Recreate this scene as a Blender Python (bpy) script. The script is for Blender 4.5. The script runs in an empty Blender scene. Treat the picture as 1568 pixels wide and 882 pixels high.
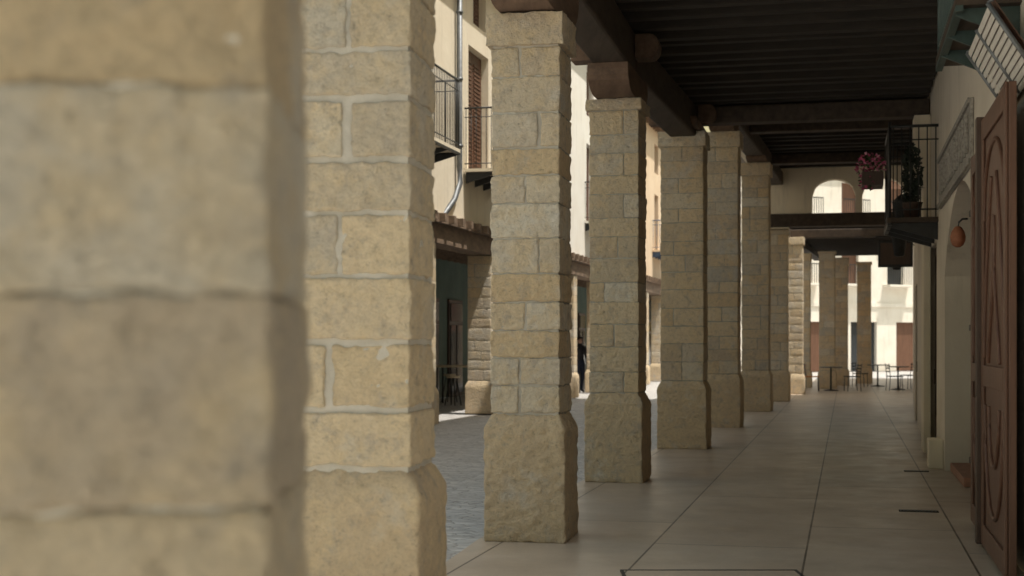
import bpy, math, random
from mathutils import Vector, Matrix, noise
random.seed(7)
scene=bpy.context.scene
scene.view_settings.view_transform='Standard'
scene.view_settings.look='None'
scene.view_settings.exposure=0

# ---------------------------------------------------------------- frames
AL=math.atan(0.235); CA,SA=math.cos(AL),math.sin(AL)
def W(s,t,z=0.0):      # arcade frame: s across (0 = right wall), t along, z up
    return (1.157+s*CA+t*SA, -s*SA+t*CA, z)
def pl(pts,t):
    if t<=pts[0][0]: return pts[0][1]
    for (a,b),(c,d) in zip(pts,pts[1:]):
        if t<=c: return b+(d-b)*(t-a)/(c-a)
    return pts[-1][1]
WALL=[(-20,0),(20.4,0),(29.2,.2),(44.9,.86),(62,1.7)]
def Sw(t): return pl(WALL,t)
def So(t): return -8.5+.0145*(t-28.5)

# ---------------------------------------------------------------- mesh builder
class MB:
    def __init__(s): s.v=[];s.f=[];s.m=[];s.sm=[]
    def face(s,idx,m=0,sm=False): s.f.append(idx);s.m.append(m);s.sm.append(sm)
    def hexa(s,p,m=0):      # 8 pts: bottom 4 ccw, top 4 ccw
        b=len(s.v); s.v+= [tuple(q) for q in p]
        for q in ((3,2,1,0),(4,5,6,7),(0,1,5,4),(1,2,6,5),(2,3,7,6),(3,0,4,7)):
            s.face([b+i for i in q],m)
    def box(s,s0,s1,t0,t1,z0,z1,m=0):   # arcade frame
        s.hexa([W(a,b,c) for c in (z0,z1) for a,b in ((s0,t0),(s1,t0),(s1,t1),(s0,t1))],m)
    def seg(s,a0,a1,t0,b0,b1,t1,z0,z1,m=0):  # slanted piece: s from a0..a1 at t0, b0..b1 at t1
        s.hexa([W(a,b,c) for c in (z0,z1) for a,b in ((a0,t0),(a1,t0),(b1,t1),(b0,t1))],m)
    def wbox(s,c,d,rz=0,m=0):           # world frame box (centre, dims)
        cx,cy,cz=c; dx,dy,dz=[q/2 for q in d]; C,S=math.cos(rz),math.sin(rz)
        s.hexa([(cx+x*C-y*S,cy+x*S+y*C,cz+z) for z in (-dz,dz) for x,y in ((-dx,-dy),(dx,-dy),(dx,dy),(-dx,dy))],m)
    def tube(s,pts,r,n=6,m=0,sm=True):
        pts=[Vector(p) for p in pts]; rings=[]
        rr=r if isinstance(r,(list,tuple)) else [r]*len(pts)
        for i,p in enumerate(pts):
            a=pts[max(i-1,0)]; b=pts[min(i+1,len(pts)-1)]
            d=(b-a).normalized()
            up=Vector((0,0,1)) if abs(d.z)<.95 else Vector((1,0,0))
            x=d.cross(up).normalized(); y=d.cross(x)
            base=len(s.v)
            for k in range(n):
                an=2*math.pi*k/n
                s.v.append(tuple(p+(x*math.cos(an)+y*math.sin(an))*rr[i]))
            rings.append(base)
        for a,b in zip(rings,rings[1:]):
            for k in range(n): s.face([a+k,a+(k+1)%n,b+(k+1)%n,b+k],m,sm)
        s.face([rings[0]+k for k in range(n)][::-1],m); s.face([rings[-1]+k for k in range(n)],m)
    def lathe(s,c,prof,n=16,m=0):
        rings=[]
        for r,z in prof:
            b=len(s.v); rings.append(b)
            for k in range(n):
                an=2*math.pi*k/n; s.v.append((c[0]+r*math.cos(an),c[1]+r*math.sin(an),c[2]+z))
        for a,b in zip(rings,rings[1:]):
            for k in range(n): s.face([a+k,a+(k+1)%n,b+(k+1)%n,b+k],m,True)
        s.face([rings[0]+k for k in range(n)][::-1],m); s.face([rings[-1]+k for k in range(n)],m)
    def prism_t(s,poly,s0,s1,m=0):  # poly in (t,z), extruded in s
        n=len(poly); b=len(s.v)
        for ss in (s0,s1):
            for t,z in poly: s.v.append(W(ss,t,z))
        s.face([b+i for i in range(n)],m); s.face([b+n+i for i in range(n)][::-1],m)
        for i in range(n):
            j=(i+1)%n; s.face([b+i,b+n+i,b+n+j,b+j],m)
    def prism_s(s,poly,t0,t1,m=0):  # poly in (s,z), extruded in t
        n=len(poly); b=len(s.v)
        for tt in (t0,t1):
            for q,z in poly: s.v.append(W(q,tt,z))
        s.face([b+i for i in range(n)],m); s.face([b+n+i for i in range(n)][::-1],m)
        for i in range(n):
            j=(i+1)%n; s.face([b+i,b+n+i,b+n+j,b+j],m)
    def leaves(s,c,rad,n,size,mats,flat=1.0):
        for i in range(n):
            while True:
                p=Vector([random.uniform(-1,1) for _ in range(3)])
                if p.length<1: break
            p=Vector((p.x*rad[0],p.y*rad[1],p.z*rad[2]))+Vector(c)
            d=Vector([random.uniform(-1,1) for _ in range(3)]).normalized()
            e=d.cross(Vector([random.uniform(-1,1) for _ in range(3)])).normalized()
            sz=size*random.uniform(.6,1.3); b=len(s.v)
            for q in (p-d*sz,p+e*sz*.5,p+d*sz,p-e*sz*.5): s.v.append(tuple(q))
            s.face([b,b+1,b+2,b+3],random.choice(mats))
    def obj(s,name,mats,parent=None,bevel=0,recalc=True):
        me=bpy.data.meshes.new(name); me.from_pydata(s.v,[],s.f)
        for m in mats: me.materials.append(m)
        me.polygons.foreach_set('material_index',s.m)
        me.polygons.foreach_set('use_smooth',s.sm)
        if recalc:
            import bmesh
            bm=bmesh.new(); bm.from_mesh(me); bmesh.ops.recalc_face_normals(bm,faces=bm.faces); bm.to_mesh(me); bm.free()
        me.update()
        o=bpy.data.objects.new(name,me); scene.collection.objects.link(o)
        if parent: o.parent=parent
        if bevel:
            b=o.modifiers.new('bevel','BEVEL'); b.width=bevel; b.segments=2; b.limit_method='ANGLE'
        return o
def empty(name):
    o=bpy.data.objects.new(name,None); scene.collection.objects.link(o); return o

# ---------------------------------------------------------------- materials
def mat(name,build):
    m=bpy.data.materials.new(name); m.use_nodes=True
    nt=m.node_tree; b=nt.nodes['Principled BSDF']; build(nt,b); return m
def N(nt,t,**kw):
    n=nt.nodes.new(t)
    for k,v in kw.items():
        if k in n.inputs: n.inputs[k].default_value=v
        else: setattr(n,k,v)
    return n
def coord(nt,scale=(1,1,1),rot=0):
    tc=N(nt,'ShaderNodeTexCoord'); mp=N(nt,'ShaderNodeMapping')
    mp.inputs['Scale'].default_value=scale; mp.inputs['Rotation'].default_value=(0,0,rot)
    nt.links.new(tc.outputs['Object'],mp.inputs['Vector']); return mp.outputs['Vector']
def noi(nt,vec,scale,detail=5,rough=.6):
    n=N(nt,'ShaderNodeTexNoise'); n.inputs['Scale'].default_value=scale
    n.inputs['Detail'].default_value=detail; n.inputs['Roughness'].default_value=rough
    nt.links.new(vec,n.inputs['Vector']); return n.outputs['Fac']
def ramp(nt,fac,stops,interp='LINEAR'):
    r=N(nt,'ShaderNodeValToRGB'); cr=r.color_ramp; cr.interpolation=interp
    while len(cr.elements)<len(stops): cr.elements.new(.5)
    for e,(p,c) in zip(cr.elements,stops):
        e.position=p; e.color=(c[0],c[1],c[2],1) if not isinstance(c,(int,float)) else (c,c,c,1)
    nt.links.new(fac,r.inputs['Fac']); return r.outputs['Color']
def mix(nt,fac,a,b,mode='MIX'):
    n=N(nt,'ShaderNodeMix',data_type='RGBA',blend_type=mode)
    for sock,v in ((n.inputs[0],fac),(n.inputs[6],a),(n.inputs[7],b)):
        if hasattr(v,'links') or hasattr(v,'is_output'): nt.links.new(v,sock)
        else: sock.default_value=v if isinstance(v,(int,float)) else (v[0],v[1],v[2],1)
    return n.outputs[2]
def bump(nt,b,h,strength=.5,dist=.01,prev=None):
    n=N(nt,'ShaderNodeBump'); n.inputs['Strength'].default_value=strength; n.inputs['Distance'].default_value=dist
    nt.links.new(h,n.inputs['Height'])
    if prev: nt.links.new(prev,n.inputs['Normal'])
    nt.links.new(n.outputs['Normal'],b.inputs['Normal']); return n.outputs['Normal']

def f_stone(nt,b):
    v=coord(nt); g=N(nt,'ShaderNodeNewGeometry')
    isl=g.outputs['Random Per Island']
    base=ramp(nt,isl,[(0,(.80,.64,.425)),(.14,(.68,.585,.45)),(.28,(.86,.70,.48)),(.42,(.62,.56,.47)),(.56,(.83,.735,.58)),(.70,(.79,.61,.38)),(.84,(.68,.56,.415)),(1,(.86,.785,.65))])
    n1=noi(nt,v,4.5,6,.65)
    base=mix(nt,ramp(nt,n1,[(.46,0),(.64,.7)]),base,(.84,.67,.43))
    n2=noi(nt,v,7,6,.70)
    base=mix(nt,ramp(nt,n2,[(.53,0),(.68,.7)]),base,(.52,.45,.37))
    n5=noi(nt,v,2.2,4,.7)
    base=mix(nt,ramp(nt,n5,[(.56,0),(.68,.5)]),base,(.74,.71,.66))
    n6=noi(nt,v,22,9,.74)
    base=mix(nt,1.0,base,ramp(nt,n6,[(.30,.50),(.41,.96),(.65,1.10)]),'MULTIPLY')  # AO-like crevice shade painted into the colour by noise, with dirt mottling
    n3=noi(nt,v,85,6,.75)
    base=mix(nt,1.0,base,ramp(nt,n3,[(.30,.68),(.44,1),(.8,1.07)]),'MULTIPLY')
    nt.links.new(base,b.inputs['Base Color']); b.inputs['Roughness'].default_value=.9
    p=bump(nt,b,n6,1.0,.07)
    vo=N(nt,'ShaderNodeTexVoronoi'); vo.inputs['Scale'].default_value=55; nt.links.new(v,vo.inputs['Vector'])
    bump(nt,b,vo.outputs['Distance'],.25,.006,p)
STONE=mat('sandstone_blocks',f_stone)
def f_mortar(nt,b):
    v=coord(nt)
    c=ramp(nt,noi(nt,v,6,6,.7),[(.3,(.37,.34,.29)),(.7,(.49,.455,.40))])
    nt.links.new(c,b.inputs['Base Color']); b.inputs['Roughness'].default_value=.95
    bump(nt,b,noi(nt,v,45,8,.7),.6,.01)
MORTAR=mat('lime_mortar',f_mortar)
def plaster(name,c0,c1,sc=1.3,dirt=(.25,.22,.18)):
    def f(nt,b):
        v=coord(nt)
        c=ramp(nt,noi(nt,v,sc,7,.6),[(.3,c0),(.7,c1)])
        v2=coord(nt,(3,3,.35))
        c=mix(nt,ramp(nt,noi(nt,v2,1.5,6,.7),[(.54,0),(.8,.4)]),c,dirt)
        z=N(nt,'ShaderNodeSeparateXYZ'); nt.links.new(v,z.inputs[0])
        low=ramp(nt,z.outputs['Z'],[(0,.4),(.5,0)])
        c=mix(nt,low,c,dirt)
        nt.links.new(c,b.inputs['Base Color']); b.inputs['Roughness'].default_value=.92
        p=bump(nt,b,noi(nt,v,9,6,.6),.35,.02); bump(nt,b,noi(nt,v,90,4,.6),.25,.004,p)
    return mat(name,f)
PL_WHITE=plaster('white_plaster',(.70,.63,.53),(.80,.73,.63))
PL_DIM=plaster('dark_bounce_cut_wall',(.14,.12,.095),(.21,.18,.145))  # dark tone so the unseen near wall bounces less light at the pillars
PL_CREAM=plaster('cream_plaster',(.77,.68,.53),(.85,.77,.62))
PL_PALE=plaster('pale_plaster',(.82,.78,.70),(.88,.86,.80))
PL_OCHRE=plaster('ochre_plaster',(.74,.56,.38),(.82,.65,.47))
PL_FAR=plaster('sunlit_plaster',(.74,.68,.59),(.82,.78,.70))
PL_TEAL=plaster('teal_paint',(.09,.13,.11),(.12,.175,.15))
def wood(name,c0,c1,rough=.7,ax=(1,1,.08),sc=14,rot=0):
    def f(nt,b):
        v=coord(nt,ax,rot)
        c=ramp(nt,noi(nt,v,sc,8,.7),[(.3,c0),(.72,c1)])
        nt.links.new(c,b.inputs['Base Color']); b.inputs['Roughness'].default_value=rough
        bump(nt,b,noi(nt,v,sc*2,6,.7),.5,.008)
    return mat(name,f)
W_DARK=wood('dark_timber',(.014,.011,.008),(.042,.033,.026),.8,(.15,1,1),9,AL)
W_BEAM=wood('weathered_beam',(.03,.021,.015),(.085,.060,.043),.8,(1,.12,1),9,AL)
W_CORB=wood('corbel_timber',(.07,.042,.028),(.19,.12,.08),.75,(1,.12,1),9,AL)
W_BEAM2=wood('street_beam',(.13,.09,.06),(.30,.21,.145),.8,(1,.12,1),9,AL)
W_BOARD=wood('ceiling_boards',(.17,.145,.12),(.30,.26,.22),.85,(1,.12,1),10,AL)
W_DOOR=wood('brown_door_wood',(.09,.042,.027),(.165,.082,.052),.45)
W_DOORD=wood('dark_door_wood',(.05,.03,.021),(.09,.053,.038),.5)
W_OCHRE=wood('varnished_orange_wood',(.30,.115,.04),(.44,.19,.07),.4)
W_SHUT=wood('brown_shutter_wood',(.10,.045,.025),(.17,.08,.045),.6)
W_LIGHT=wood('light_wood',(.5,.41,.28),(.65,.55,.4),.6)
def simple(name,c,rough=.5,metal=0,var=.25,sc=12):
    def f(nt,b):
        v=coord(nt)
        cc=ramp(nt,noi(nt,v,sc,5,.6),[(.3,tuple(q*(1-var) for q in c)),(.7,tuple(min(q*(1+var),1) for q in c))])
        nt.links.new(cc,b.inputs['Base Color']); b.inputs['Roughness'].default_value=rough; b.inputs['Metallic'].default_value=metal
    return mat(name,f)
IRON=simple('wrought_iron',(.03,.031,.032),.5,.3)
IRON_G=simple('green_painted_iron',(.045,.075,.07),.45,.1)
ZINC=simple('zinc_pipe',(.16,.17,.18),.5,.5)
GLASS=simple('dark_glass',(.03,.035,.04),.12,0)
TERRA=simple('terracotta',(.30,.12,.065),.7)
BRICK=simple('brick_step',(.30,.16,.11),.85)
LEAF=simple('leaf_green',(.05,.085,.03),.6)
LEAFD=simple('leaf_dark',(.02,.03,.02),.6)
PINK=simple('pink_petals',(.55,.10,.22),.6)
PINK2=simple('pale_petals',(.7,.32,.42),.6)
WHITEP=simple('white_paint',(.62,.59,.54),.5,0,.1)
BLUEP=simple('blue_paint',(.06,.11,.22),.5)
ORANGE=simple('orange_plastic',(.65,.22,.04),.5)
DARKM=simple('dark_void',(.02,.018,.016),.9)
ROOFM=simple('roof_tiles',(.32,.17,.11),.9)
SIGNG=simple('relief_stone',(.34,.32,.29),.9,0,.4,30)
PAPER=simple('poster_print',(.55,.22,.16),.7,0,.6,2.5)
SKIN=simple('skin',(.5,.3,.21),.6,0,.05)
HAIR=simple('hair',(.03,.02,.015),.7)

def f_floor(nt,b):
    v=coord(nt,(1,1,1),AL)
    br=N(nt,'ShaderNodeTexBrick'); nt.links.new(v,br.inputs['Vector'])
    m2=N(nt,'ShaderNodeMapping'); m2.inputs['Rotation'].default_value=(0,0,math.pi/2); m2.inputs['Location'].default_value=(.4,.28,0)
    nt.links.new(v,m2.inputs['Vector']); nt.links.new(m2.outputs['Vector'],br.inputs['Vector'])
    br.inputs['Scale'].default_value=1; br.inputs['Brick Width'].default_value=3.4; br.inputs['Row Height'].default_value=1.12
    br.inputs['Mortar Size'].default_value=.008; br.inputs['Mortar Smooth'].default_value=.1; br.offset=.37
    br.inputs['Color1'].default_value=(.9,.9,.9,1); br.inputs['Color2'].default_value=(1.04,1.03,1.0,1)
    br.inputs['Mortar'].default_value=(.22,.21,.20,1)
    c=ramp(nt,noi(nt,v,.9,8,.62),[(.28,(.43,.345,.265)),(.72,(.56,.465,.37))])
    c=mix(nt,1.0,c,br.outputs['Color'],'MULTIPLY')
    c=mix(nt,1.0,c,ramp(nt,noi(nt,v,60,5,.7),[(.3,.88),(.7,1.06)]),'MULTIPLY')
    c=mix(nt,ramp(nt,noi(nt,v,1.6,5,.6),[(.5,0),(.75,.4)]),c,(.29,.235,.18))
    nt.links.new(c,b.inputs['Base Color'])
    r=ramp(nt,noi(nt,v,2.2,6,.65),[(.3,.28),(.7,.50)]); nt.links.new(r,b.inputs['Roughness'])
    bump(nt,b,noi(nt,v,4,4,.5),.15,.01)
FLOOR=mat('polished_stone_paving',f_floor)
def f_cob(nt,b):
    v=coord(nt,(1,1.6,1),AL)
    vo=N(nt,'ShaderNodeTexVoronoi',feature='DISTANCE_TO_EDGE'); vo.inputs['Scale'].default_value=6.5; nt.links.new(v,vo.inputs['Vector'])
    vc=N(nt,'ShaderNodeTexVoronoi'); vc.inputs['Scale'].default_value=6.5; nt.links.new(v,vc.inputs['Vector'])
    sep=N(nt,'ShaderNodeSeparateColor'); nt.links.new(vc.outputs['Color'],sep.inputs[0])
    c=ramp(nt,sep.outputs[0],[(0,(.40,.385,.37)),(.5,(.51,.495,.475)),(1,(.61,.59,.565))])
    c=mix(nt,ramp(nt,vo.outputs['Distance'],[(.0,1),(.07,0)]),c,(.22,.21,.20))
    c=mix(nt,ramp(nt,noi(nt,v,.8,5,.6),[(.45,0),(.7,.35)]),c,(.55,.52,.49))
    nt.links.new(c,b.inputs['Base Color']); b.inputs['Roughness'].default_value=.6
    bump(nt,b,ramp(nt,vo.outputs['Distance'],[(0,0),(.2,1)]),.7,.02)
COB=mat('cobblestones',f_cob)
GROUNDM=simple('ground_earth',(.45,.42,.37),.95,0,.15,.5)
BOUNCE_PAV=simple('pale_bounce_paving',(.80,.755,.675),.9,0,.05,2)  # kept very pale to reflect sunlight onto the pillars

# ---------------------------------------------------------------- ground
mb=MB(); mb.v=[(-300,-300,-.08),(300,-300,-.08),(300,400,-.08),(-300,400,-.08)]; mb.face([0,1,2,3]); mb.obj('ground',[GROUNDM],recalc=False)
mb=MB(); mb.v=[(-60,8,-.03),(60,8,-.03),(60,160,-.03),(-60,160,-.03)]; mb.face([0,1,2,3]); mb.obj('cobbled_street',[COB],recalc=False)
mb=MB(); mb.v=[(-60,-60,-.03),(60,-60,-.03),(60,8,-.03),(-60,8,-.03)]; mb.face([0,1,2,3]); mb.obj('plaza_bounce_sheet',[BOUNCE_PAV],recalc=False)  # unseen sheet behind the camera, added as a sunlight reflector for the pillar fronts
PL=[(4.9,-3.4),(5.6,-3.58),(10.2,-3.86),(14.9,-3.93),(19.9,-3.75),(25.1,-3.6),(31.2,-3.4),(36.7,-3.3),(45,-3.0),(62,-2.2)]
mb=MB()
knots=sorted(set([a for a,_ in PL]+[a for a,_ in WALL if a>-1]+[12.3,17.3]))
for t0,t1 in zip(knots,knots[1:]):
    e0=Sw(t0)+.6; e1=Sw(t1)+.6
    mb.seg(pl(PL,t0),e0,t0,pl(PL,t1),e1,t1,-.2,0)
mb.obj('arcade_pavement',[FLOOR])

# ---------------------------------------------------------------- pillars
def block(mb,T,x0,x1,y0,y1,z0,z1,res,rad,amp,seed,m=0,taper=0,rough=1.0):
    sx=max(2,round((x1-x0)/res)); sy=max(2,round((y1-y0)/res)); sz=max(2,round((z1-z0)/res))
    def lin(a,b,n):
        L=[a+(b-a)*i/n for i in range(n+1)]
        e=min(rad,(b-a)*.2)
        return [L[0],a+e*.45,a+e*1.05]+[q for q in L[1:-1] if a+e*1.4<q<b-e*1.4]+[b-e*1.05,b-e*.45,L[-1]]
    X,Y,Z=lin(x0,x1,sx),lin(y0,y1,sy),lin(z0,z1,sz)
    keys={}; sv=Vector((seed*3.17,seed*1.31,seed*2.71))
    def vert(i,j,k):
        key=(i,j,k)
        if key in keys: return keys[key]
        p=Vector((X[i],Y[j],Z[k]))
        q=Vector((min(max(p.x,x0+rad),x1-rad),min(max(p.y,y0+rad),y1-rad),min(max(p.z,z0+rad),z1-rad)))
        d=p-q
        if d.length>1e-9: d.normalize(); p2=q+d*rad
        else: p2=p; d=Vector((0,0,0))
        a=noise.noise_vector(p*6+sv)*amp
        a2=noise.noise_vector(p*22+sv)*amp*.5
        a=a-d*(a.dot(d)*.6); a2=a2-d*(a2.dot(d)*.5)
        h=noise.fractal(p*16+sv,.7,2.1,4)*amp*.95*rough
        r2=p2+a+a2+d*(h+.001)
        if taper:
            cx,cy=(x0+x1)/2,(y0+y1)/2
            f=max(0,(p.z-(z1-.11))/.11)
            r2.x=r2.x-math.copysign(1,p.x-cx)*f*taper*min(1,abs(p.x-cx)/((x1-x0)/2)*1.0)
            r2.y=r2.y-math.copysign(1,p.y-cy)*f*taper*min(1,abs(p.y-cy)/((y1-y0)/2)*1.0)
        mb.v.append(T(r2)); keys[key]=len(mb.v)-1; return keys[key]
    nx,ny,nz=len(X)-1,len(Y)-1,len(Z)-1
    for i in range(nx):
        for k in range(nz):
            mb.face([vert(i,0,k),vert(i+1,0,k),vert(i+1,0,k+1),vert(i,0,k+1)],m,True)
            mb.face([vert(i,ny,k),vert(i,ny,k+1),vert(i+1,ny,k+1),vert(i+1,ny,k)],m,True)
    for j in range(ny):
        for k in range(nz):
            mb.face([vert(0,j,k),vert(0,j,k+1),vert(0,j+1,k+1),vert(0,j+1,k)],m,True)
            mb.face([vert(nx,j,k),vert(nx,j+1,k),vert(nx,j+1,k+1),vert(nx,j,k+1)],m,True)
    for i in range(nx):
        for j in range(ny):
            mb.face([vert(i,j,0),vert(i,j+1,0),vert(i+1,j+1,0),vert(i+1,j,0)],m,True)
            mb.face([vert(i,j,nz),vert(i+1,j,nz),vert(i+1,j+1,nz),vert(i,j+1,nz)],m,True)
seedc=[0]
def pillar(X,Y,phi,top,w=.53,dep=.53,res=.03,amp=.006,joints=None,plz=.96,mortar=.022,name='stone_pillar',courses=None,ins=.0085,rd=.007,cap=.035):
    ph=math.radians(phi); c,s=math.cos(ph),math.sin(ph)
    def T(p): return (X+p.x*c+p.y*s, Y-p.x*s+p.y*c, p.z)
    rnd=random.Random(int(X*100+Y*37)); mb=MB()
    seedc[0]+=1
    core=[T(Vector((a,b,z))) for z in (0,top-.01) for a,b in ((-w+ins,ins),(-ins,ins),(-ins,dep-ins),(-w+ins,dep-ins))]
    mb.hexa(core,1)
    pw=.05
    block(mb,T,-w-pw,pw,-pw,dep+pw,0,plz,max(res,.02),.016,amp*1.3,seedc[0]*7.3,0,taper=.055)
    z=plz+.003; i=0
    if courses is None:
        courses=[]; 
        zz=z
        while zz<top-.3:
            h=rnd.uniform(.195,.275); courses.append(zz+h); zz+=h
        courses.append(top)
    for n,z1 in enumerate(courses):
        ex=.0
        last=(n==len(courses)-1)
        if last: ex=cap
        g=mortar*.5*rnd.uniform(.5,1.4)
        jx=None
        if joints and n<len(joints): jx=joints[n]
        else:
            jx=rnd.choice([.3,.42,.5,.58,.7]) if (n+i)%2==0 else None
            if rnd.random()<.12: i+=1
        q=min(1,amp/.006)
        if amp<.004: q=.2
        o1,o2=rnd.uniform(-.002,.006)*q,rnd.uniform(-.002,.006)*q
        seed=rnd.uniform(0,90)
        if jx is None or last:
            block(mb,T,-w-ex-o1,ex+o2,-ex-o1,dep+ex,z+g,z1-g,res,rd,amp,seed,0)
        else:
            xm=-w+w*jx
            block(mb,T,-w-o1,xm-g*1.2,-o2,dep*.96,z+g,z1-g,res,rd,amp,seed,0)
            block(mb,T,xm+g*1.2,o1,-o1,dep+o2,z+g,z1-g,res,rd,amp,seed+5,0)
        z=z1
    return mb.obj(name,[STONE,MORTAR],recalc=False)
pillar(-.275,1.60,-3.4,4.0,w=.56,dep=.50,res=.011,amp=.008,mortar=.007,
       courses=[1.135,1.312,1.553,1.790,2.03,2.27,2.51,2.75,3.0,3.25,3.5,3.75,4.0],joints=[.5,None,None,.45,.38,None,.5,None,.5,None,.5,None,None])
z2=lambda y:1.5+(525-y)*5.97/2178
pillar(-.43,5.97,8,4.0,w=.53,dep=.53,res=.012,amp=.010,mortar=.026,
       courses=[z2(628),z2(523),z2(422),z2(326),z2(243),z2(148),z2(72),z2(-20),z2(-110),z2(-200),z2(-290),z2(-390)],
       joints=[None,.34,None,.43,None,.49,None,.5,None,.45,None,None])
pillar(.355,10.68,11.8,4.0,w=.52,dep=.53,res=.018,amp=.010,mortar=.018)
pillar(1.354,15.25,14,4.13,w=.53,dep=.55,res=.025,amp=.009,mortar=.014)
pillar(2.70,20.09,14,4.5,w=.60,dep=.55,res=.035,amp=.008,mortar=.013)
pillar(3.99,25.15,15,5.25,w=.56,dep=.55,res=.05,amp=.008,plz=.95,mortar=.013)
pillar(5.60,31.05,15,5.45,w=.58,dep=.55,res=.06,amp=.008,plz=.9,mortar=.013)
pillar(7.03,36.35,15,4.4,w=.56,dep=.55,res=.06,amp=.007,plz=.8,mortar=.013)
pillar(8.50,41.6,15,4.6,w=.50,dep=.5,res=.08,amp=.003,plz=.6,mortar=.008,ins=.003,rd=.004)
for X,Y in ((10.55,46.5),(11.8,50.0),(13.25,52.5),(9.95,47.5)):
    pillar(X,Y,15,4.5,w=.5,dep=.5,res=.09,amp=.003,plz=.6,mortar=.008,ins=.003,rd=.004)

# ---------------------------------------------------------------- timber structure
PC=[(-6,-2.6),(1.5,-2.05),(5.7,-3.17),(10.45,-3.47),(15.1,-3.54),(20.15,-3.37),(25.35,-3.26),(31.4,-3.02),(36.9,-2.87)]
tc=empty('timber_ceiling')
mb=MB()
def beamline(pts,z0,z1,hw,m=0):
    for (t0,a),(t1,b) in zip(pts,pts[1:]): mb.seg(a-hw,a+hw,t0,b-hw,b+hw,t1-.004,z0,z1,m)
beamline(PC[1:6],4.42,4.86,.19)
beamline([(20.16,-3.37)]+PC[6:9],5.52,5.85,.19)
mb.obj('longitudinal_beams',[W_BEAM],tc,bevel=.03)
mb=MB()
def zapata(t,s,zt,L=.75,h=.28,hw=.215):
    right=[(t+L*.5,zt+.003)]+[(t+L*.5+(L*.5)*math.sin(math.pi/2*k/6),zt+.003+h*.75*(1-math.cos(math.pi/2*k/6))) for k in range(1,7)]+[(t+L,zt+h)]
    left=[(2*t-a,b) for a,b in right][::-1]
    mb.prism_t(right+left,s-hw,s+hw,0)
zapata(1.5,-2.05,4.0,h=.419); zapata(5.7,-3.17,4.0,h=.419); zapata(10.45,-3.47,4.0,h=.419)
zapata(15.1,-3.54,4.13,h=.289); zapata(25.35,-3.26,5.25,h=.269); zapata(31.4,-3.02,5.45,h=.069); zapata(20.1,-3.37,4.5,L=.8,h=.12,hw=.24)
for t,s,z in ((10.35,-3.47,4.45),(15.05,-3.54,4.5),(20.05,-3.37,4.55)):
    nose=[(s+.2,z+.06)]+[(s+.36+.1*math.sin(math.pi*k/8),z+.06+.13*(1-math.cos(math.pi*k/8))) for k in range(9)]+[(s+.2,z+.32)]
    mb.prism_s(nose,t-.13,t+.13,0)
    mb.box(s-.5,s-.2,t-.13,t+.13,z+.06,z+.32)
mb.obj('carved_corbels',[W_CORB],tc,bevel=.02)
mb=MB()
TC0=9.9
t=TC0+.1; rr=random.Random(3)
while t<20.6:
    a=pl(PC,t); w=rr.uniform(.065,.09); dz=rr.uniform(-.015,.015)
    mb.box(a-.25,-.02,t-w,t+w,4.865+dz+.005,5.05,0)
    t+=rr.uniform(.41,.49)
t=21.0
while t<36.2:
    a=pl(PC,t); w=rr.uniform(.065,.09); mb.box(a-.25,Sw(t)-.02,t-w,t+w,5.86+rr.uniform(-.015,.015),6.05,0); t+=rr.uniform(.55,.62)
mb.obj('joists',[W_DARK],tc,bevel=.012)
mb=MB()
mb.box(-3.5,-.01,20.05,20.35,4.62,4.86)
mb.box(-3.3,.2,27.9,28.2,5.62,5.85)
mb.box(-3.1,.4,33.0,33.3,5.62,5.85)
mb.obj('cross_girders',[W_BEAM],tc,bevel=.02)
mb=MB()
mb.box(-4.0,-.004,TC0,20.7,5.055,5.12); mb.box(-3.9,1.0,20.71,36.4,6.055,6.12)
mb.box(-2.3,-.004,7.5,TC0-.203,5.055,5.12); mb.box(-2.6,-.004,4.4,6.5,5.055,5.12); mb.box(-1.6,-.004,.3,2.3,5.055,5.12)  # partial boards added out of view to shade near pillars; gaps admit sun
mb.obj('boards',[W_BOARD],tc)

# ---------------------------------------------------------------- right-hand building
ab=empty('arcade_building')
HB=13.2
mb=MB(); TH=.45
def wp(t0,t1,z0,z1,m=0,th=TH,off=0):
    ks=[t0]+[k for k,_ in WALL if t0<k<t1]+[t1]
    for a,b in zip(ks,ks[1:]): mb.seg(Sw(a)+off,Sw(a)+th,a,Sw(b)+off,Sw(b)+th,b,z0,z1,m)
P0,P1=12.55,17.15; ZS,RISE=2.28,.85
wp(.3,2.3,0,6.2,1); wp(4.4,6.5,0,6.2,1); wp(7.5,8.6,0,6.2,1); wp(8.601,P0,0,HB)  # low dark pieces are unseen, added as sun blockers; gaps light the pillar fronts
arch=[]
for k in range(25):
    x=k/24; arch.append((P0+(P1-P0)*x, ZS+RISE*math.sin(math.pi*x)**.75))
for (a,za),(b,zb) in zip(arch,arch[1:]):
    mb.prism_t([(a,za),(b,zb),(b,HB),(a,HB)],0,TH,0)
wp(P1,18.7,0,HB); wp(18.7,20.1,2.8,HB); wp(20.1,22.6,0,HB); wp(22.6,23.7,2.5,HB); wp(23.7,27,0,HB); wp(27,28.4,2.6,HB)
wp(28.4,33,0,HB); wp(33,34.4,2.6,HB); wp(34.4,39,0,HB); wp(39,40.4,2.6,HB); wp(40.4,62,0,8)
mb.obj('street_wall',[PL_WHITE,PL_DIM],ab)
mb=MB()
mb.box(-.22,-.002,19.95,20.45,3.9,4.62); mb.box(-.10,-.003,19.9,20.5,0,3.9)
mb.box(-.17,-.002,17.35,17.75,0,.35)
mb.prism_s([(-.22,3.9),(-.10,3.6),(-.003,3.6),(-.003,3.9)],19.98,20.42)
mb.obj('pilasters',[PL_CREAM],ab,bevel=.01)
mb=MB()
PF=[(TC0,-3.46)]+PC[4:]
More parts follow.
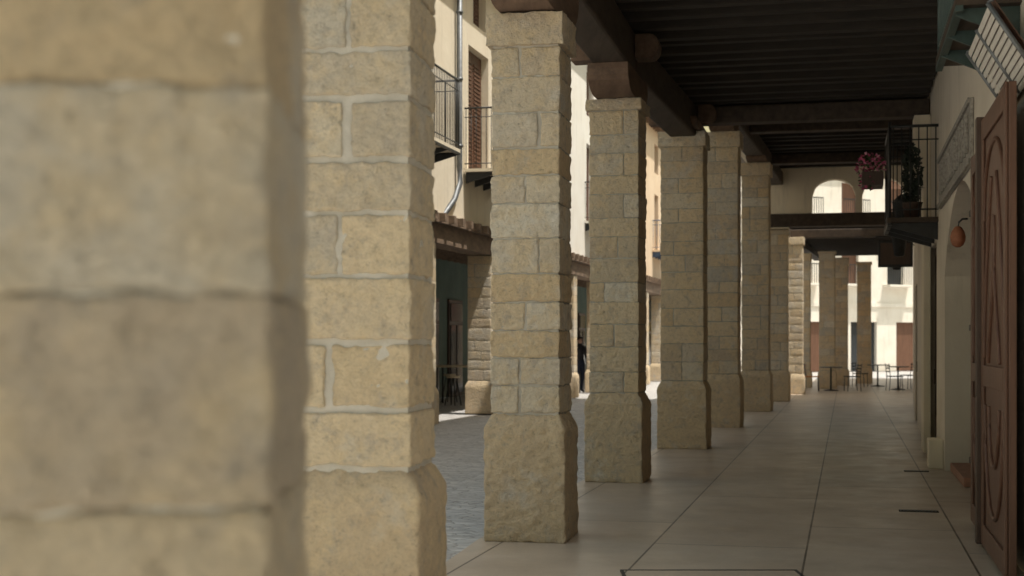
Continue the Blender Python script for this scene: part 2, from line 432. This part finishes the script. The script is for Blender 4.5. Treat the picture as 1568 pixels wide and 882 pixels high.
for (t0,a),(t1,b) in zip(PF,PF[1:]):
    zz=4.865 if t1<20.5 else 5.855
    mb.seg(a-.55,a-.26,t0,b-.55,b-.26,t1,zz,HB)
mb.box(-3.7,-.004,TC0-.2,TC0-.001,5.0,HB)
mb.seg(-3.42,-3.13,36.9,-3.3,-3.0,43,4.9,8)
mb.obj('upper_facade',[PL_CREAM],ab)
mb=MB()
for (t0,a),(t1,b) in zip(PF,PF[1:]): mb.seg(a-.9,7,t0,b-.9,7,t1,HB+.01,HB+.18)
mb.box(.5,7,36.9,62,8.01,8.18)
mb.box(6.8,7.0,TC0,36.8,0,HB)
mb.obj('roof',[ROOFM],ab)
mb=MB()
mb.box(3.0,3.1,12,18,0,3.6); mb.box(.46,3.0,12.2,12.35,0,3.6); mb.box(.46,3.0,17.4,17.55,0,3.6); mb.box(.46,3.1,12.2,17.55,3.6,3.7)
for a,b in ((18.7,20.1),(22.6,23.7),(27,28.4),(33,34.4),(39,40.4)):
    mb.box(Sw(a)+.5,Sw(a)+.6,a-.1,b+.1,0,3.0)
mb.obj('rooms',[PL_CREAM],ab)
mb=MB()
for a,b,h in ((18.7,20.1,2.8),(22.6,23.7,2.5),(27,28.4,2.6),(33,34.4,2.6),(39,40.4,2.6)):
    s0=Sw((a+b)/2)
    mb.box(s0+.06,s0+.12,a+.003,a+.09,0,h-.003,0); mb.box(s0+.06,s0+.12,b-.09,b-.003,0,h-.003,0)
    mb.box(s0+.06,s0+.12,a+.09,b-.09,h-.12,h-.003,0); mb.box(s0+.06,s0+.12,a+.09,b-.09,.02,.5,0)
    mb.box(s0+.06,s0+.12,(a+b)/2-.04,(a+b)/2+.04,.5,h-.12,0)
    mb.box(s0+.08,s0+.1,a+.09,b-.09,.5,h-.12,1)
    mb.tube([W(s0+.02,(a+b)/2+.1,.95),W(s0+.02,(a+b)/2+.1,1.15)],.012,6,0)
mb.obj('glazed_doors',[W_DOORD,GLASS],ab,bevel=.006)
mb=MB()
mb.box(.14,.24,15.0,15.14,0.02,2.95,0); mb.box(.14,.22,12.56,12.7,0.02,2.3,0)
mb.box(.16,.21,12.7,15.0,0.02,2.9,1)
for k in range(4):
    mb.box(.13,.16,12.8+.56*k,13.22+.56*k,.3,1.1,0); mb.box(.13,.16,12.8+.56*k,13.22+.56*k,1.3,2.5,0)
mb.box(.06,1.4,15.16,17.1,.003,.10,2)
mb.obj('portal_frame',[W_OCHRE,W_DOOR,BRICK],ab,bevel=.008)
mb=MB(); T0,T1=36.55,36.9
S_L,S_R=-3.15,.52; ZB=4.78; ZT=6.05
ar=[(-1.97,-.89),(-.73,.30)]
mb.box(S_L,-1.97,T0,T1,ZB,ZT); mb.box(-.89,-.73,T0,T1,ZB,ZT); mb.box(.30,S_R,T0,T1,ZB,ZT)
for a,b in ar:
    pts=[(a+(b-a)*k/14, 5.22+.42*math.sqrt(max(0,1-(2*k/14-1)**2))) for k in range(15)]
    for (x0,q0),(x1,q1) in zip(pts,pts[1:]): mb.prism_s([(x0,q0),(x1,q1),(x1,ZT),(x0,ZT)],T0,T1)
mb.box(-3.15,-2.55,36.5,37.0,4.41,4.44)
mb.box(S_L,S_R,T0+.01,T1-.01,ZT,HB)
mb.obj('arched_end_wall',[PL_CREAM],ab)
mb=MB(); mb.box(-3.25,.55,36.45,36.95,4.45,4.775); mb.box(-3.1,.6,42.6,42.9,4.6,4.85)
mb.obj('end_beam',[W_BEAM],ab,bevel=.02)
mb=MB()
mb.seg(-3.0,.9,43,-2.2,1.4,55,4.95,5.1,0)
for k in range(20):
    t=43.2+k*.6; mb.box(-2.9+.06*k*.6,.85,t,t+.14,4.78,4.945,0)
mb.seg(-3.0,-2.7,43,-2.3,-2.0,55,4.62,4.945,0)
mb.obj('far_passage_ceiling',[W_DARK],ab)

# ---------------------------------------------------------------- carved door leaves
dl=empty('carved_wooden_door')
mb=MB()
def leaf(t0,t1,s,zb,zt,m,mi):
    mb.box(s-.05,s,t0,t1,zb,zt,m)
    st=.13
    mb.box(s-.07,s-.052,t0,t0+st,zb,zt,m); mb.box(s-.07,s-.052,t1-st,t1,zb,zt,m)
    for z in (zb,zb+1.15,zt-.16): mb.box(s-.07,s-.052,t0+st+.002,t1-st-.002,z,z+.15,m)
    tm=(t0+t1)/2; hw=(t1-t0)/2-st
    def cur(f,n=24): mb.tube([W(s-.056,*f(k/n)) for k in range(n+1)],.017,6,mi)
    cur(lambda x:(tm-hw*math.cos(math.pi*x), zt-.75+.5*math.sin(math.pi*x)))
    cur(lambda x:(tm-hw*(1-.75*x**1.5), zb+1.35+1.25*x))
    cur(lambda x:(tm+hw*(1-.75*x**1.5), zb+1.35+1.25*x))
    cur(lambda x:(tm-hw*.55*(1-x)*math.cos(2.2*x), zb+1.32+1.0*x))
    cur(lambda x:(tm+hw*.55*(1-x)*math.cos(2.2*x), zb+1.32+1.0*x))
    cur(lambda x:(tm-hw*.9*math.cos(math.pi*x), zb+1.02-.75*math.sin(math.pi*x)))
    cur(lambda x:(tm-hw*.5*math.cos(math.pi*x), zb+1.02-.4*math.sin(math.pi*x)))
leaf(10.75,12.0,-.06,.04,3.02,0,0)
leaf(9.0,10.62,-.10,.04,3.12,0,0)
mb.box(-.2,-.03,10.63,10.74,.03,3.15,1)
for z in (.5,1.6,2.55): mb.box(-.13,.0,12.0,12.16,z,z+.05,2)
mb.obj('leaves',[W_DOOR,W_DOORD,IRON],dl,bevel=.006)

# ---------------------------------------------------------------- relief sign
sg=empty('relief_lettering_sign')
mb=MB(); mb.box(-.035,-.003,13.2,17.7,3.12,3.72,0)
mb.box(-.06,-.036,13.2,17.7,3.12,3.17,0); mb.box(-.06,-.036,13.2,17.7,3.67,3.72,0)
rr=random.Random(11)
t=13.4
while t<17.4:
    w=rr.uniform(.18,.28); k=rr.choice('HOETIL')
    bw=.05
    mb.box(-.07,-.036,t,t+bw,3.24,3.6,0)
    if k in 'HO': mb.box(-.07,-.036,t+w-bw,t+w,3.24,3.6,0)
    if k in 'H': mb.box(-.07,-.036,t+bw+.001,t+w-bw-.001,3.4,3.45,0)
    if k in 'OET': mb.box(-.07,-.036,t+bw+.001,t+w-bw-.001,3.55,3.6,0)
    if k in 'OEL': mb.box(-.07,-.036,t+bw+.001,t+w-bw-.001,3.24,3.29,0)
    t+=w+.1
mb.obj('panel',[SIGNG],sg,bevel=.006)

# ---------------------------------------------------------------- terracotta wall lamp
wl=empty('terracotta_wall_lamp'); mb=MB()
LT=13.9
c=W(-.09,LT,2.42)
mb.lathe(c,[(.02,-.01),(.05,.01),(.068,.05),(.072,.09),(.06,.14),(.035,.18),(.02,.19)],18,0)
mb.tube([W(-.09,LT,2.6),W(-.08,LT,2.65),W(-.05,LT,2.68),W(0,LT,2.68)],.01,8,1)
mb.obj('shade',[TERRA,IRON],wl)

# ---------------------------------------------------------------- balconies
def balcony(name,s_w,t0,t1,z,proj,h,mt,slab,bar=.1,side=-1,rail=.02):
    e=empty(name); mb=MB(); so=s_w+side*proj
    a,b=min(s_w+side*.003,so),max(s_w+side*.003,so)
    mb.box(a,b,t0,t1,z-.06,z,1)
    mb.box(min(so,so-side*.05),max(so,so-side*.05),t0-.005,t1+.005,z-.1,z-.061,0)
    for k in range(int((t1-t0)/.7)+1):
        tt=t0+.1+k*.7
        if tt<t1: mb.prism_s([(s_w+side*.003,z-.061),(so,z-.061),(so,z-.1),(s_w+side*.003,z-.28)],tt,tt+.04,0)
    so2=so-side*.03
    def barv(s,t): mb.tube([W(s,t,z+.002),W(s,t,z+h)],.008,5,0)
    n=int((t1-t0-.04)/bar)
    for k in range(n+1): barv(so2,t0+.02+(t1-t0-.04)*k/n)
    m=max(2,int(proj/bar))
    for k in range(m):
        s=s_w+side*proj*(k+.3)/m
        if abs(s-s_w)<proj-.04: barv(s,t0+.02); barv(s,t1-.02)
    for zz,r in ((z+h,rail),(z+.1,.011),(z+h*.85,.009)):
        mb.tube([W(s_w,t0+.02,zz),W(so2,t0+.02,zz)],r,6,0); mb.tube([W(s_w,t1-.02,zz),W(so2,t1-.02,zz)],r,6,0)
        mb.tube([W(so2,t0+.02,zz),W(so2,t1-.02,zz)],r,6,0)
    for tt in (t0+.02,t1-.02): mb.tube([W(so2,tt,z),W(so2,tt,z+h+.06)],.018,6,0)
    mb.obj('railing',[mt,slab],e); return e
balcony('iron_balcony',0,18.3,20.0,3.08,.62,1.15,IRON,W_BEAM)
balcony('green_iron_balcony',0,9.6,11.75,3.80,.42,1.1,IRON_G,W_BEAM)
fb=empty('flower_box'); mb=MB()
mb.box(-.92,-.64,19.4,20.0,3.62,3.80,0); mb.leaves(W(-.80,19.7,3.9),(.2,.3,.2),260,.035,[1,1,2,2,3]); mb.leaves(W(-.84,19.6,3.72),(.14,.25,.16),120,.035,[1,2])
mb.obj('flowers',[W_DOORD,LEAF,PINK,PINK2],fb,recalc=False)
pp=empty('potted_plant'); mb=MB(); mb.lathe(W(-.3,18.75,3.085),[(.09,0),(.13,.2),(.14,.22)],12,0)
mb.tube([W(-.3,18.75,3.2),W(-.3,18.75,3.9)],.015,5,1)
mb.leaves(W(-.3,18.75,3.65),(.13,.13,.42),420,.045,[1]); mb.obj('foliage',[W_DOORD,LEAFD],pp,recalc=False)
ss=empty('slatted_awning'); mb=MB()
A=Vector(W(-.03,8.7,3.12)); B=Vector(W(-.03,10.2,3.12)); dn=Vector(W(-.27,0,.42))-Vector(W(0,0,0))
n=11
for k in range(n):
    f0=k/n; f1=f0+.055
    p=[A+dn*f0,B+dn*f0,B+dn*f1,A+dn*f1]; up=Vector((0,0,.018))
    mb.hexa([tuple(q) for q in p]+[tuple(q+up) for q in p],0)
pb_=[A+Vector((.03,0,.03)),B+Vector((.03,0,.03)),B+dn+Vector((.03,0,.03)),A+dn+Vector((.03,0,.03))]
mb.hexa([tuple(q) for q in pb_]+[tuple(q+Vector((0,0,.01))) for q in pb_],2)
for q in (A,B,(A+B)/2): mb.tube([q,q+dn],.016,6,1)
mb.tube([B+dn,Vector(W(0,10.2,3.75))],.01,6,1); mb.tube([A+dn,Vector(W(0,8.7,3.75))],.01,6,1)
mb.obj('slats',[WHITEP,ZINC,W_DOOR],ss)
def lantern(t,z,name='wall_lantern'):
    e=empty(name); mb=MB(); s=Sw(t)-.35; c=W(s,t,z)
    mb.tube([W(Sw(t),t,z+.5),W(Sw(t)-.2,t,z+.62),W(s,t,z+.55),W(s,t,z+.42)],.014,6,0)
    mb.lathe(c,[(.05,0),(.09,.02),(.13,.3),(.15,.32),(.05,.42),(.02,.44)],6,0); mb.obj('body',[IRON],e)
lantern(24.5,2.95); lantern(30,3.0); lantern(22.0,3.3)
e=empty('hanging_shop_sign'); mb=MB(); t=26; s=Sw(t)
mb.tube([W(s,t,3.4),W(s-.75,t,3.4)],.015,6,0); mb.box(s-.7,s-.1,t-.02,t+.02,2.85,3.33,0); mb.box(s-.66,s-.14,t-.028,t-.021,2.9,3.28,1)
mb.obj('board',[IRON,W_DOORD],e,bevel=.005)

# ---------------------------------------------------------------- floor fittings
mh=MB(); mh.wbox((1.29,8.98,.004),(1.12,.7,.008),0,1); 
for x,y,a,b in ((1.29,9.335,1.16,.02),(1.29,8.63,1.16,.02)): mh.wbox((x,y,.005),(a,b,.012),0,0)
for x in (.72,1.86): mh.wbox((x,8.98,.005),(.02,.68,.012),0,0)
mh.obj('access_cover',[IRON,FLOOR])
def grate(x,y,l):
    m=MB(); m.wbox((x,y,.002),(l,.12,.006),-AL,0)
    for k in range(int(l/.03)): m.wbox((x+(k*.03-l/2+.015)*CA,y-(k*.03-l/2+.015)*SA,.007),(.012,.1,.006),-AL,1)
    m.obj('drain_grate',[DARKM,ZINC])
grate(3.62,12.66,.34); grate(4.72,16.6,.28)

# ---------------------------------------------------------------- opposite houses
def opp_pillar(t):
    x,y,_=W(So(t)+.02,t); 
    pillar(x,y,13,3.35,w=.5,dep=.5,res=.06,amp=.003,plz=.7,mortar=.008,ins=.003,rd=.004,cap=.0)
def house(name,t0,t1,H,pmat,ops,zb=3.9):
    e=empty(name); mb=MB()
    def S(t): return So(t)
    tk=sorted(set([t0,t1]+[q for o in ops for q in o[:2]])); zk=sorted(set([zb,H]+[q for o in ops for q in o[2:4]]))
    for a,b in zip(tk,tk[1:]):
        for c,d in zip(zk,zk[1:]):
            if any(o[0]<=a and b<=o[1] and o[2]<=c and d<=o[3] for o in ops): continue
            mb.seg(S(a)-.4,S(a),a,S(b)-.4,S(b),b,c,d,0)
    mb.seg(S(t0)-9,S(t0)-.41,t0,S(t1)-9,S(t1)-.41,t1,H-.2,H,0)
    mb.seg(S(t0)-9,S(t0)-.41,t0,S(t0+.3)-9,S(t0+.3)-.41,t0+.3,zb+.2,H-.2,0)
    mb.seg(S(t1-.3)-9,S(t1-.3)-.41,t1-.3,S(t1)-9,S(t1)-.41,t1,zb+.2,H-.2,0)
    mb.obj('walls',[pmat],e)
    mb=MB()
    mb.seg(S(t0)-9.2,S(t0)+.45,t0,S(t1)-9.2,S(t1)+.45,t1,H+.002,H+.14,0)
    k=t0+.2
    while k<t1: mb.box(S(k)+.003,S(k)+.4,k,k+.1,H-.12,H,1); k+=.55
    mb.obj('eaves',[ROOFM,W_BEAM2],e)
    mb=MB()
    for o in ops:
        a,b,c,d=o[:4]; s=S((a+b)/2)-.14; tm=(a+b)/2
        mb.box(s-.05,s,a+.02,tm-.015,c+.02,d-.02,0); mb.box(s-.05,s,tm+.015,b-.02,c+.02,d-.02,0)
        for u,v in ((a+.12,tm-.1),(tm+.1,b-.12)):
            z=c+.15
            while z<d-.2:
                mb.box(s+.001,s+.02,u,v,z,z+.045,1); z+=.085
        mb.box(s-.06,s+.1,a+.003,b-.003,c+.001,c+.02,0)
    mb.obj('shutters',[W_SHUT,W_SHUT],e)
    mb=MB()
    mb.seg(S(t0)-.42,S(t0)+.04,t0,S(t1)-.42,S(t1)+.04,t1,3.36,3.72,0)
    mb.seg(S(t0)-.3,S(t0)+.14,t0,S(t1)-.3,S(t1)+.14,t1,3.725,3.895,0)
    k=t0+.3
    while k<t1: mb.box(S(k)-3.4,S(k)+.25,k,k+.14,3.74,3.89,0); k+=.6
    mb.seg(S(t0)-3.5,S(t0)-.43,t0,S(t1)-3.5,S(t1)-.43,t1,3.9,3.96,0)
    mb.obj('arcade_timber',[W_BEAM2],e)
    mb=MB()
    mb.seg(S(t0)-3.7,S(t0)-3.5,t0,S(t1)-3.7,S(t1)-3.5,t1,0,3.9,0)
    k=t0+.8; i=0
    while k+1.5<t1:
        s=S(k)-3.5
        mb.box(s+.003,s+.06,k,k+1.4,0,2.7,2 if i%2 else 1); mb.box(s+.061,s+.09,k+.1,k+1.3,.1,2.0,3); mb.box(s+.061,s+.09,k+.1,k+1.3,2.1,2.6,3)
        mb.box(s+.091,s+.11,k+.66,k+.74,.1,2.0,1)
        k+=2.3; i+=1
    mb.obj('shopfronts',[PL_TEAL,W_DOORD,W_DOOR,GLASS],e)
    return e
house('cream_house',12,32.2,9.2,PL_CREAM,[(18,19.2,4.95,7.3),(22.6,23.8,4.95,7.3),(27.35,28.9,4.95,7.5),(22.7,23.7,7.9,8.9),(27.7,28.7,8.0,8.95)])
house('white_house',32.21,45.8,10.2,PL_PALE,[(35,36.1,4.95,7.2),(39.7,40.8,4.95,7.2),(43.0,44.0,4.95,7.2),(39.7,40.8,8,9.4),(35,36.1,8,9.4)])
house('ochre_house',45.81,62,9.6,PL_OCHRE,[(49,50,4.95,7.1),(53,54,4.95,7.1),(57,58,4.95,7.1),(53,54,7.9,9)])
house('pale_house',62.01,96,10,PL_PALE,[(66,67,4.95,7.1),(71,72,4.95,7.1),(77,78,4.95,7.1),(84,85,4.95,7.1)])
for k in range(-3,11): opp_pillar(29.0+4.4*k)
balcony('iron_balcony',So(25),21.6,24.6,5.0,.62,1.25,IRON,PL_CREAM,side=1)
balcony('iron_balcony',So(29),26.95,29.4,4.95,.62,1.2,IRON,PL_CREAM,side=1)
balcony('iron_balcony',So(40),39.4,41.2,4.95,.55,1.1,IRON,PL_PALE,side=1)
balcony('blue_balcony',So(53),52.4,54.8,4.95,.6,1.1,BLUEP,PL_OCHRE,side=1)
balcony('iron_balcony',So(72),70.4,73,4.95,.6,1.1,IRON,PL_OCHRE,side=1)
dp=empty('drainpipe'); mb=MB(); s=So(26.4)+.09
mb.tube([W(s,26.4,9.1),W(s,26.4,4.9),W(s+.02,26.38,4.6),W(s-.02,26.1,4.25),W(s-.1,25.7,3.95),W(s-.25,25.5,3.75)],.055,8,0)
for z in (5.3,6.6,7.9): mb.tube([W(s,26.4,z),W(s,26.4,z+.05)],.07,8,0)
mb.obj('pipe',[ZINC],dp)
ac=empty('air_conditioner'); mb=MB(); mb.box(So(41)+.003,So(41)+.32,41.6,42.4,5.0,5.55,0)
mb.lathe(W(So(41)+.33,42.0,5.27),[(.2,-.01),(.2,.01)],14,1); mb.obj('unit',[WHITEP,ZINC],ac,bevel=.01)
bt=empty('bar_table'); mb=MB()
mb.box(-11.0,-9.95,33.2,33.9,.90,.95,0)
for a,b in ((-10.9,33.3),(-10.05,33.3),(-10.9,33.8),(-10.05,33.8)): mb.tube([W(a,b,0),W(a,b,.9)],.025,6,1)
mb.obj('table',[W_LIGHT,IRON],bt)
for a,b in ((-10.3,32.6),(-10.9,34.4)):
    st=empty('bar_stool'); mb=MB(); mb.lathe(W(a,b,.66),[(.15,0),(.17,.02),(.17,.05)],14,0)
    for k in range(4):
        an=k*math.pi/2+.5; mb.tube([W(a+.08*math.cos(an),b+.08*math.sin(an),.66),W(a+.2*math.cos(an),b+.2*math.sin(an),0)],.014,5,1)
    mb.obj('stool',[W_LIGHT,IRON],st)
pb=empty('poster_board'); mb=MB(); mb.box(So(46)-1.2,So(46)-.6,47.0,47.05,1.9,3.2,0); mb.box(So(46)-1.23,So(46)-.57,47.051,47.09,0,3.23,1)
mb.obj('board',[PAPER,W_DOORD],pb)

# ---------------------------------------------------------------- far square (facade turned toward the sun)
fh=empty('far_facade'); mb=MB()
ops=[(s,s+1.1,z,z+1.9) for s in (-9,-6,-3,0,3,6,9,12) for z in (4.6,8.0)]+[(s,s+1.7,0.0,2.6) for s in (-8.5,-5.5,-2.4,.6,3.4,6.2,9.0)]
sk=sorted(set([-12,16]+[q for o in ops for q in o[:2]])); zk=sorted(set([0,11]+[q for o in ops for q in o[2:4]]))
FC=Vector(W(1.0,78,0)); FR=-AL+math.radians(38); fu=Vector((math.cos(FR),math.sin(FR),0)); fn=Vector((-math.sin(FR),math.cos(FR),0))
def fbox(a,b,d0,d1,c,d,m):
    mb.hexa([tuple(FC+fu*x+fn*y+Vector((0,0,z))) for z in (c,d) for x,y in ((a,d0),(b,d0),(b,d1),(a,d1))],m)
for a,b in zip(sk,sk[1:]):
    for c,d in zip(zk,zk[1:]):
        if any(o[0]<=a and b<=o[1] and o[2]<=c and d<=o[3] for o in ops): continue
        fbox(a,b,0,.4,c,d,0)
for i,o in enumerate(ops):
    fbox(o[0],o[1],.2,.3,o[2],o[3],1 if i%3 else 4)
    if o[2]>4:
        fbox(o[0]-.3,o[1]+.3,-.6,-.003,o[2]-.12,o[2]-.02,0)
        fbox(o[0]-.3,o[1]+.3,-.6,-.56,o[2]+.95,o[2]+1.0,3)
        q=o[0]-.3
        while q<o[1]+.3: fbox(q,q+.025,-.59,-.565,o[2]-.02,o[2]+.95,3); q+=.14
fbox(-12.1,16.1,-.08,-.002,3.4,3.6,0)
fbox(-12.3,16.3,-.4,8,11.002,11.2,2)
mb.obj('walls',[PL_FAR,W_SHUT,ROOFM,IRON,GLASS],fh)
def chair(X,Y,rz,m):
    e=empty('cafe_chair'); mb=MB(); C,S=math.cos(rz),math.sin(rz)
    R=lambda x,y,z:(X+x*C-y*S,Y+x*S+y*C,z)
    mb.wbox((X,Y,.45),(.42,.42,.03),rz,0)
    for x in (-.19,.19):
        mb.tube([R(x,-.2,0),R(x,-.18,.45)],.013,5,1); mb.tube([R(x,.22,0),R(x,.19,.45),R(x,.24,.85)],.013,5,1)
    for z in (.6,.7,.8): mb.tube([R(-.19,.22,z),R(.19,.22,z)],.02,5,0)
    mb.obj('frame',[m,ZINC],e)
def table(X,Y):
    e=empty('cafe_table'); mb=MB(); mb.lathe((X,Y,.72),[(.35,0),(.36,.01),(.35,.03)],18,0)
    mb.lathe((X,Y,0),[(.25,0),(.22,.02),(.03,.05),(.025,.72)],12,1); mb.obj('table',[ZINC,IRON],e)
for X,Y in ((12.35,45.5),(12.6,49),(10.0,44.6)): table(X,Y)
for X,Y,r,m in ((12.0,44.6,1.6,IRON),(12.9,46.2,-1.2,IRON),(9.35,44.3,1.3,ORANGE),(11.9,48.6,1,IRON),(10.6,44.3,-1.5,IRON),(13.3,45.0,2.2,IRON)): chair(X,Y,r,m)

# ---------------------------------------------------------------- person
def person(X,Y,rz,H=1.72):
    e=empty('standing_person'); k=H/1.75
    J={'pel':(0,0,.95,.13,.10),'wa':(0,0,1.08,.125,.09),'ch':(0,0,1.28,.15,.11),'nk0':(0,.0,1.45,.09,.07),'nk':(0,0,1.52,.055,.055),'hd':(0,-.01,1.60,.06,.07)}
    for sg,n in ((-1,'l'),(1,'r')):
        J.update({n+'hip':(sg*.1,0,.9,.095,.1),n+'kn':(sg*.115,-.015+.05*sg,.5,.062,.065),n+'an':(sg*.12,.02+.1*sg,.09,.042,.045),n+'toe':(sg*.14,-.13+.1*sg,.035,.04,.03),
          n+'sh':(sg*.18,0,1.41,.065,.065),n+'el':(sg*.24,.03,1.13,.045,.045),n+'wr':(sg*.23,-.06,.89,.03,.03),n+'ha':(sg*.225,-.09,.80,.035,.022)})
    names=list(J); idx={n:i for i,n in enumerate(names)}
    E=[('pel','wa'),('wa','ch'),('ch','nk0'),('nk0','nk'),('nk','hd')]
    for n in 'lr': E+=[('pel',n+'hip'),(n+'hip',n+'kn'),(n+'kn',n+'an'),(n+'an',n+'toe'),('nk0',n+'sh'),(n+'sh',n+'el'),(n+'el',n+'wr'),(n+'wr',n+'ha')]
    me=bpy.data.meshes.new('body'); me.from_pydata([[q*k for q in J[n][:3]] for n in names],[(idx[a],idx[b]) for a,b in E],[])
    o=bpy.data.objects.new('body',me); scene.collection.objects.link(o); o.parent=e
    sk=o.modifiers.new('skin','SKIN')
    for i,n in enumerate(names): me.skin_vertices[0].data[i].radius=J[n][3:5]
    me.skin_vertices[0].data[0].use_root=True
    o.modifiers.new('sub','SUBSURF').render_levels=2
    def f(nt,b):
        tc=N(nt,'ShaderNodeTexCoord'); sp=N(nt,'ShaderNodeSeparateXYZ'); nt.links.new(tc.outputs['Object'],sp.inputs[0])
        mm=N(nt,'ShaderNodeMath',operation='DIVIDE'); mm.inputs[1].default_value=2; nt.links.new(sp.outputs['Z'],mm.inputs[0])
        c=ramp(nt,mm.outputs[0],[(0,(.02,.02,.02)),(.045,(.02,.03,.06)),(.5,(.025,.025,.03)),(.755,(.5,.3,.21))],'CONSTANT'); nt.links.new(c,b.inputs['Base Color'])
    me.materials.append(mat('person_clothes',f))
    mb=MB()
    prof=[(.02,-.12),(.05,-.105),(.072,-.05),(.08,.0),(.078,.05),(.055,.095),(.01,.115)]
    mb.lathe((0,0,1.63*k),prof,16,0)
    mb.tube([(0,-.075,1.65*k),(0,-.1,1.605*k),(0,-.078,1.595*k)],[.008,.014,.008],6,0)
    for sg in (-1,1): mb.lathe((sg*.028,-.073,1.64*k),[(.003,-.006),(.009,0),(.003,.006)],8,1); mb.lathe((sg*.08,0,1.62*k),[(.006,-.03),(.014,0),(.01,.03)],8,0)
    mb.lathe((0,.014,1.665*k),[(.086,-.04),(.09,.02),(.075,.07),(.03,.1),(.005,.105)],16,1)
    mb.obj('head',[SKIN,HAIR],e)
    e.location=(X,Y,-.03); e.rotation_euler=(0,0,rz)
person(2.08,43.5,.5)

# ---------------------------------------------------------------- light
DL=math.radians(16)
d_h=Vector((CA,-SA))*math.cos(DL)-Vector((SA,CA))*math.sin(DL)
EL=math.radians(70)
sd=Vector((d_h.x*math.cos(EL),d_h.y*math.cos(EL),math.sin(EL)))
L=bpy.data.lights.new('sun','SUN'); L.energy=5; L.angle=math.radians(.5); L.color=(1,.945,.86)
so=bpy.data.objects.new('sun',L); scene.collection.objects.link(so); so.rotation_euler=sd.to_track_quat('Z','Y').to_euler(); so.location=(0,-20,30)
w=bpy.data.worlds.new('World'); scene.world=w; w.use_nodes=True; nt=w.node_tree
sky=nt.nodes.new('ShaderNodeTexSky'); sky.sky_type='NISHITA'; sky.sun_disc=False; sky.sun_elevation=EL
sky.sun_rotation=math.atan2(d_h.x,d_h.y); sky.air_density=3.2; sky.dust_density=3.5; sky.ozone_density=.8
nt.links.new(sky.outputs[0],nt.nodes['Background'].inputs[0]); nt.nodes['Background'].inputs[1].default_value=.15

cam=bpy.data.cameras.new('camera'); co=bpy.data.objects.new('camera',cam); scene.collection.objects.link(co)
co.location=(0,0,1.5); co.rotation_euler=(math.pi/2,0,0); cam.lens=50; cam.sensor_width=36; cam.shift_y=84/1568
cam.clip_end=1000; cam.dof.use_dof=True; cam.dof.focus_distance=12; cam.dof.aperture_fstop=2.8
scene.camera=co
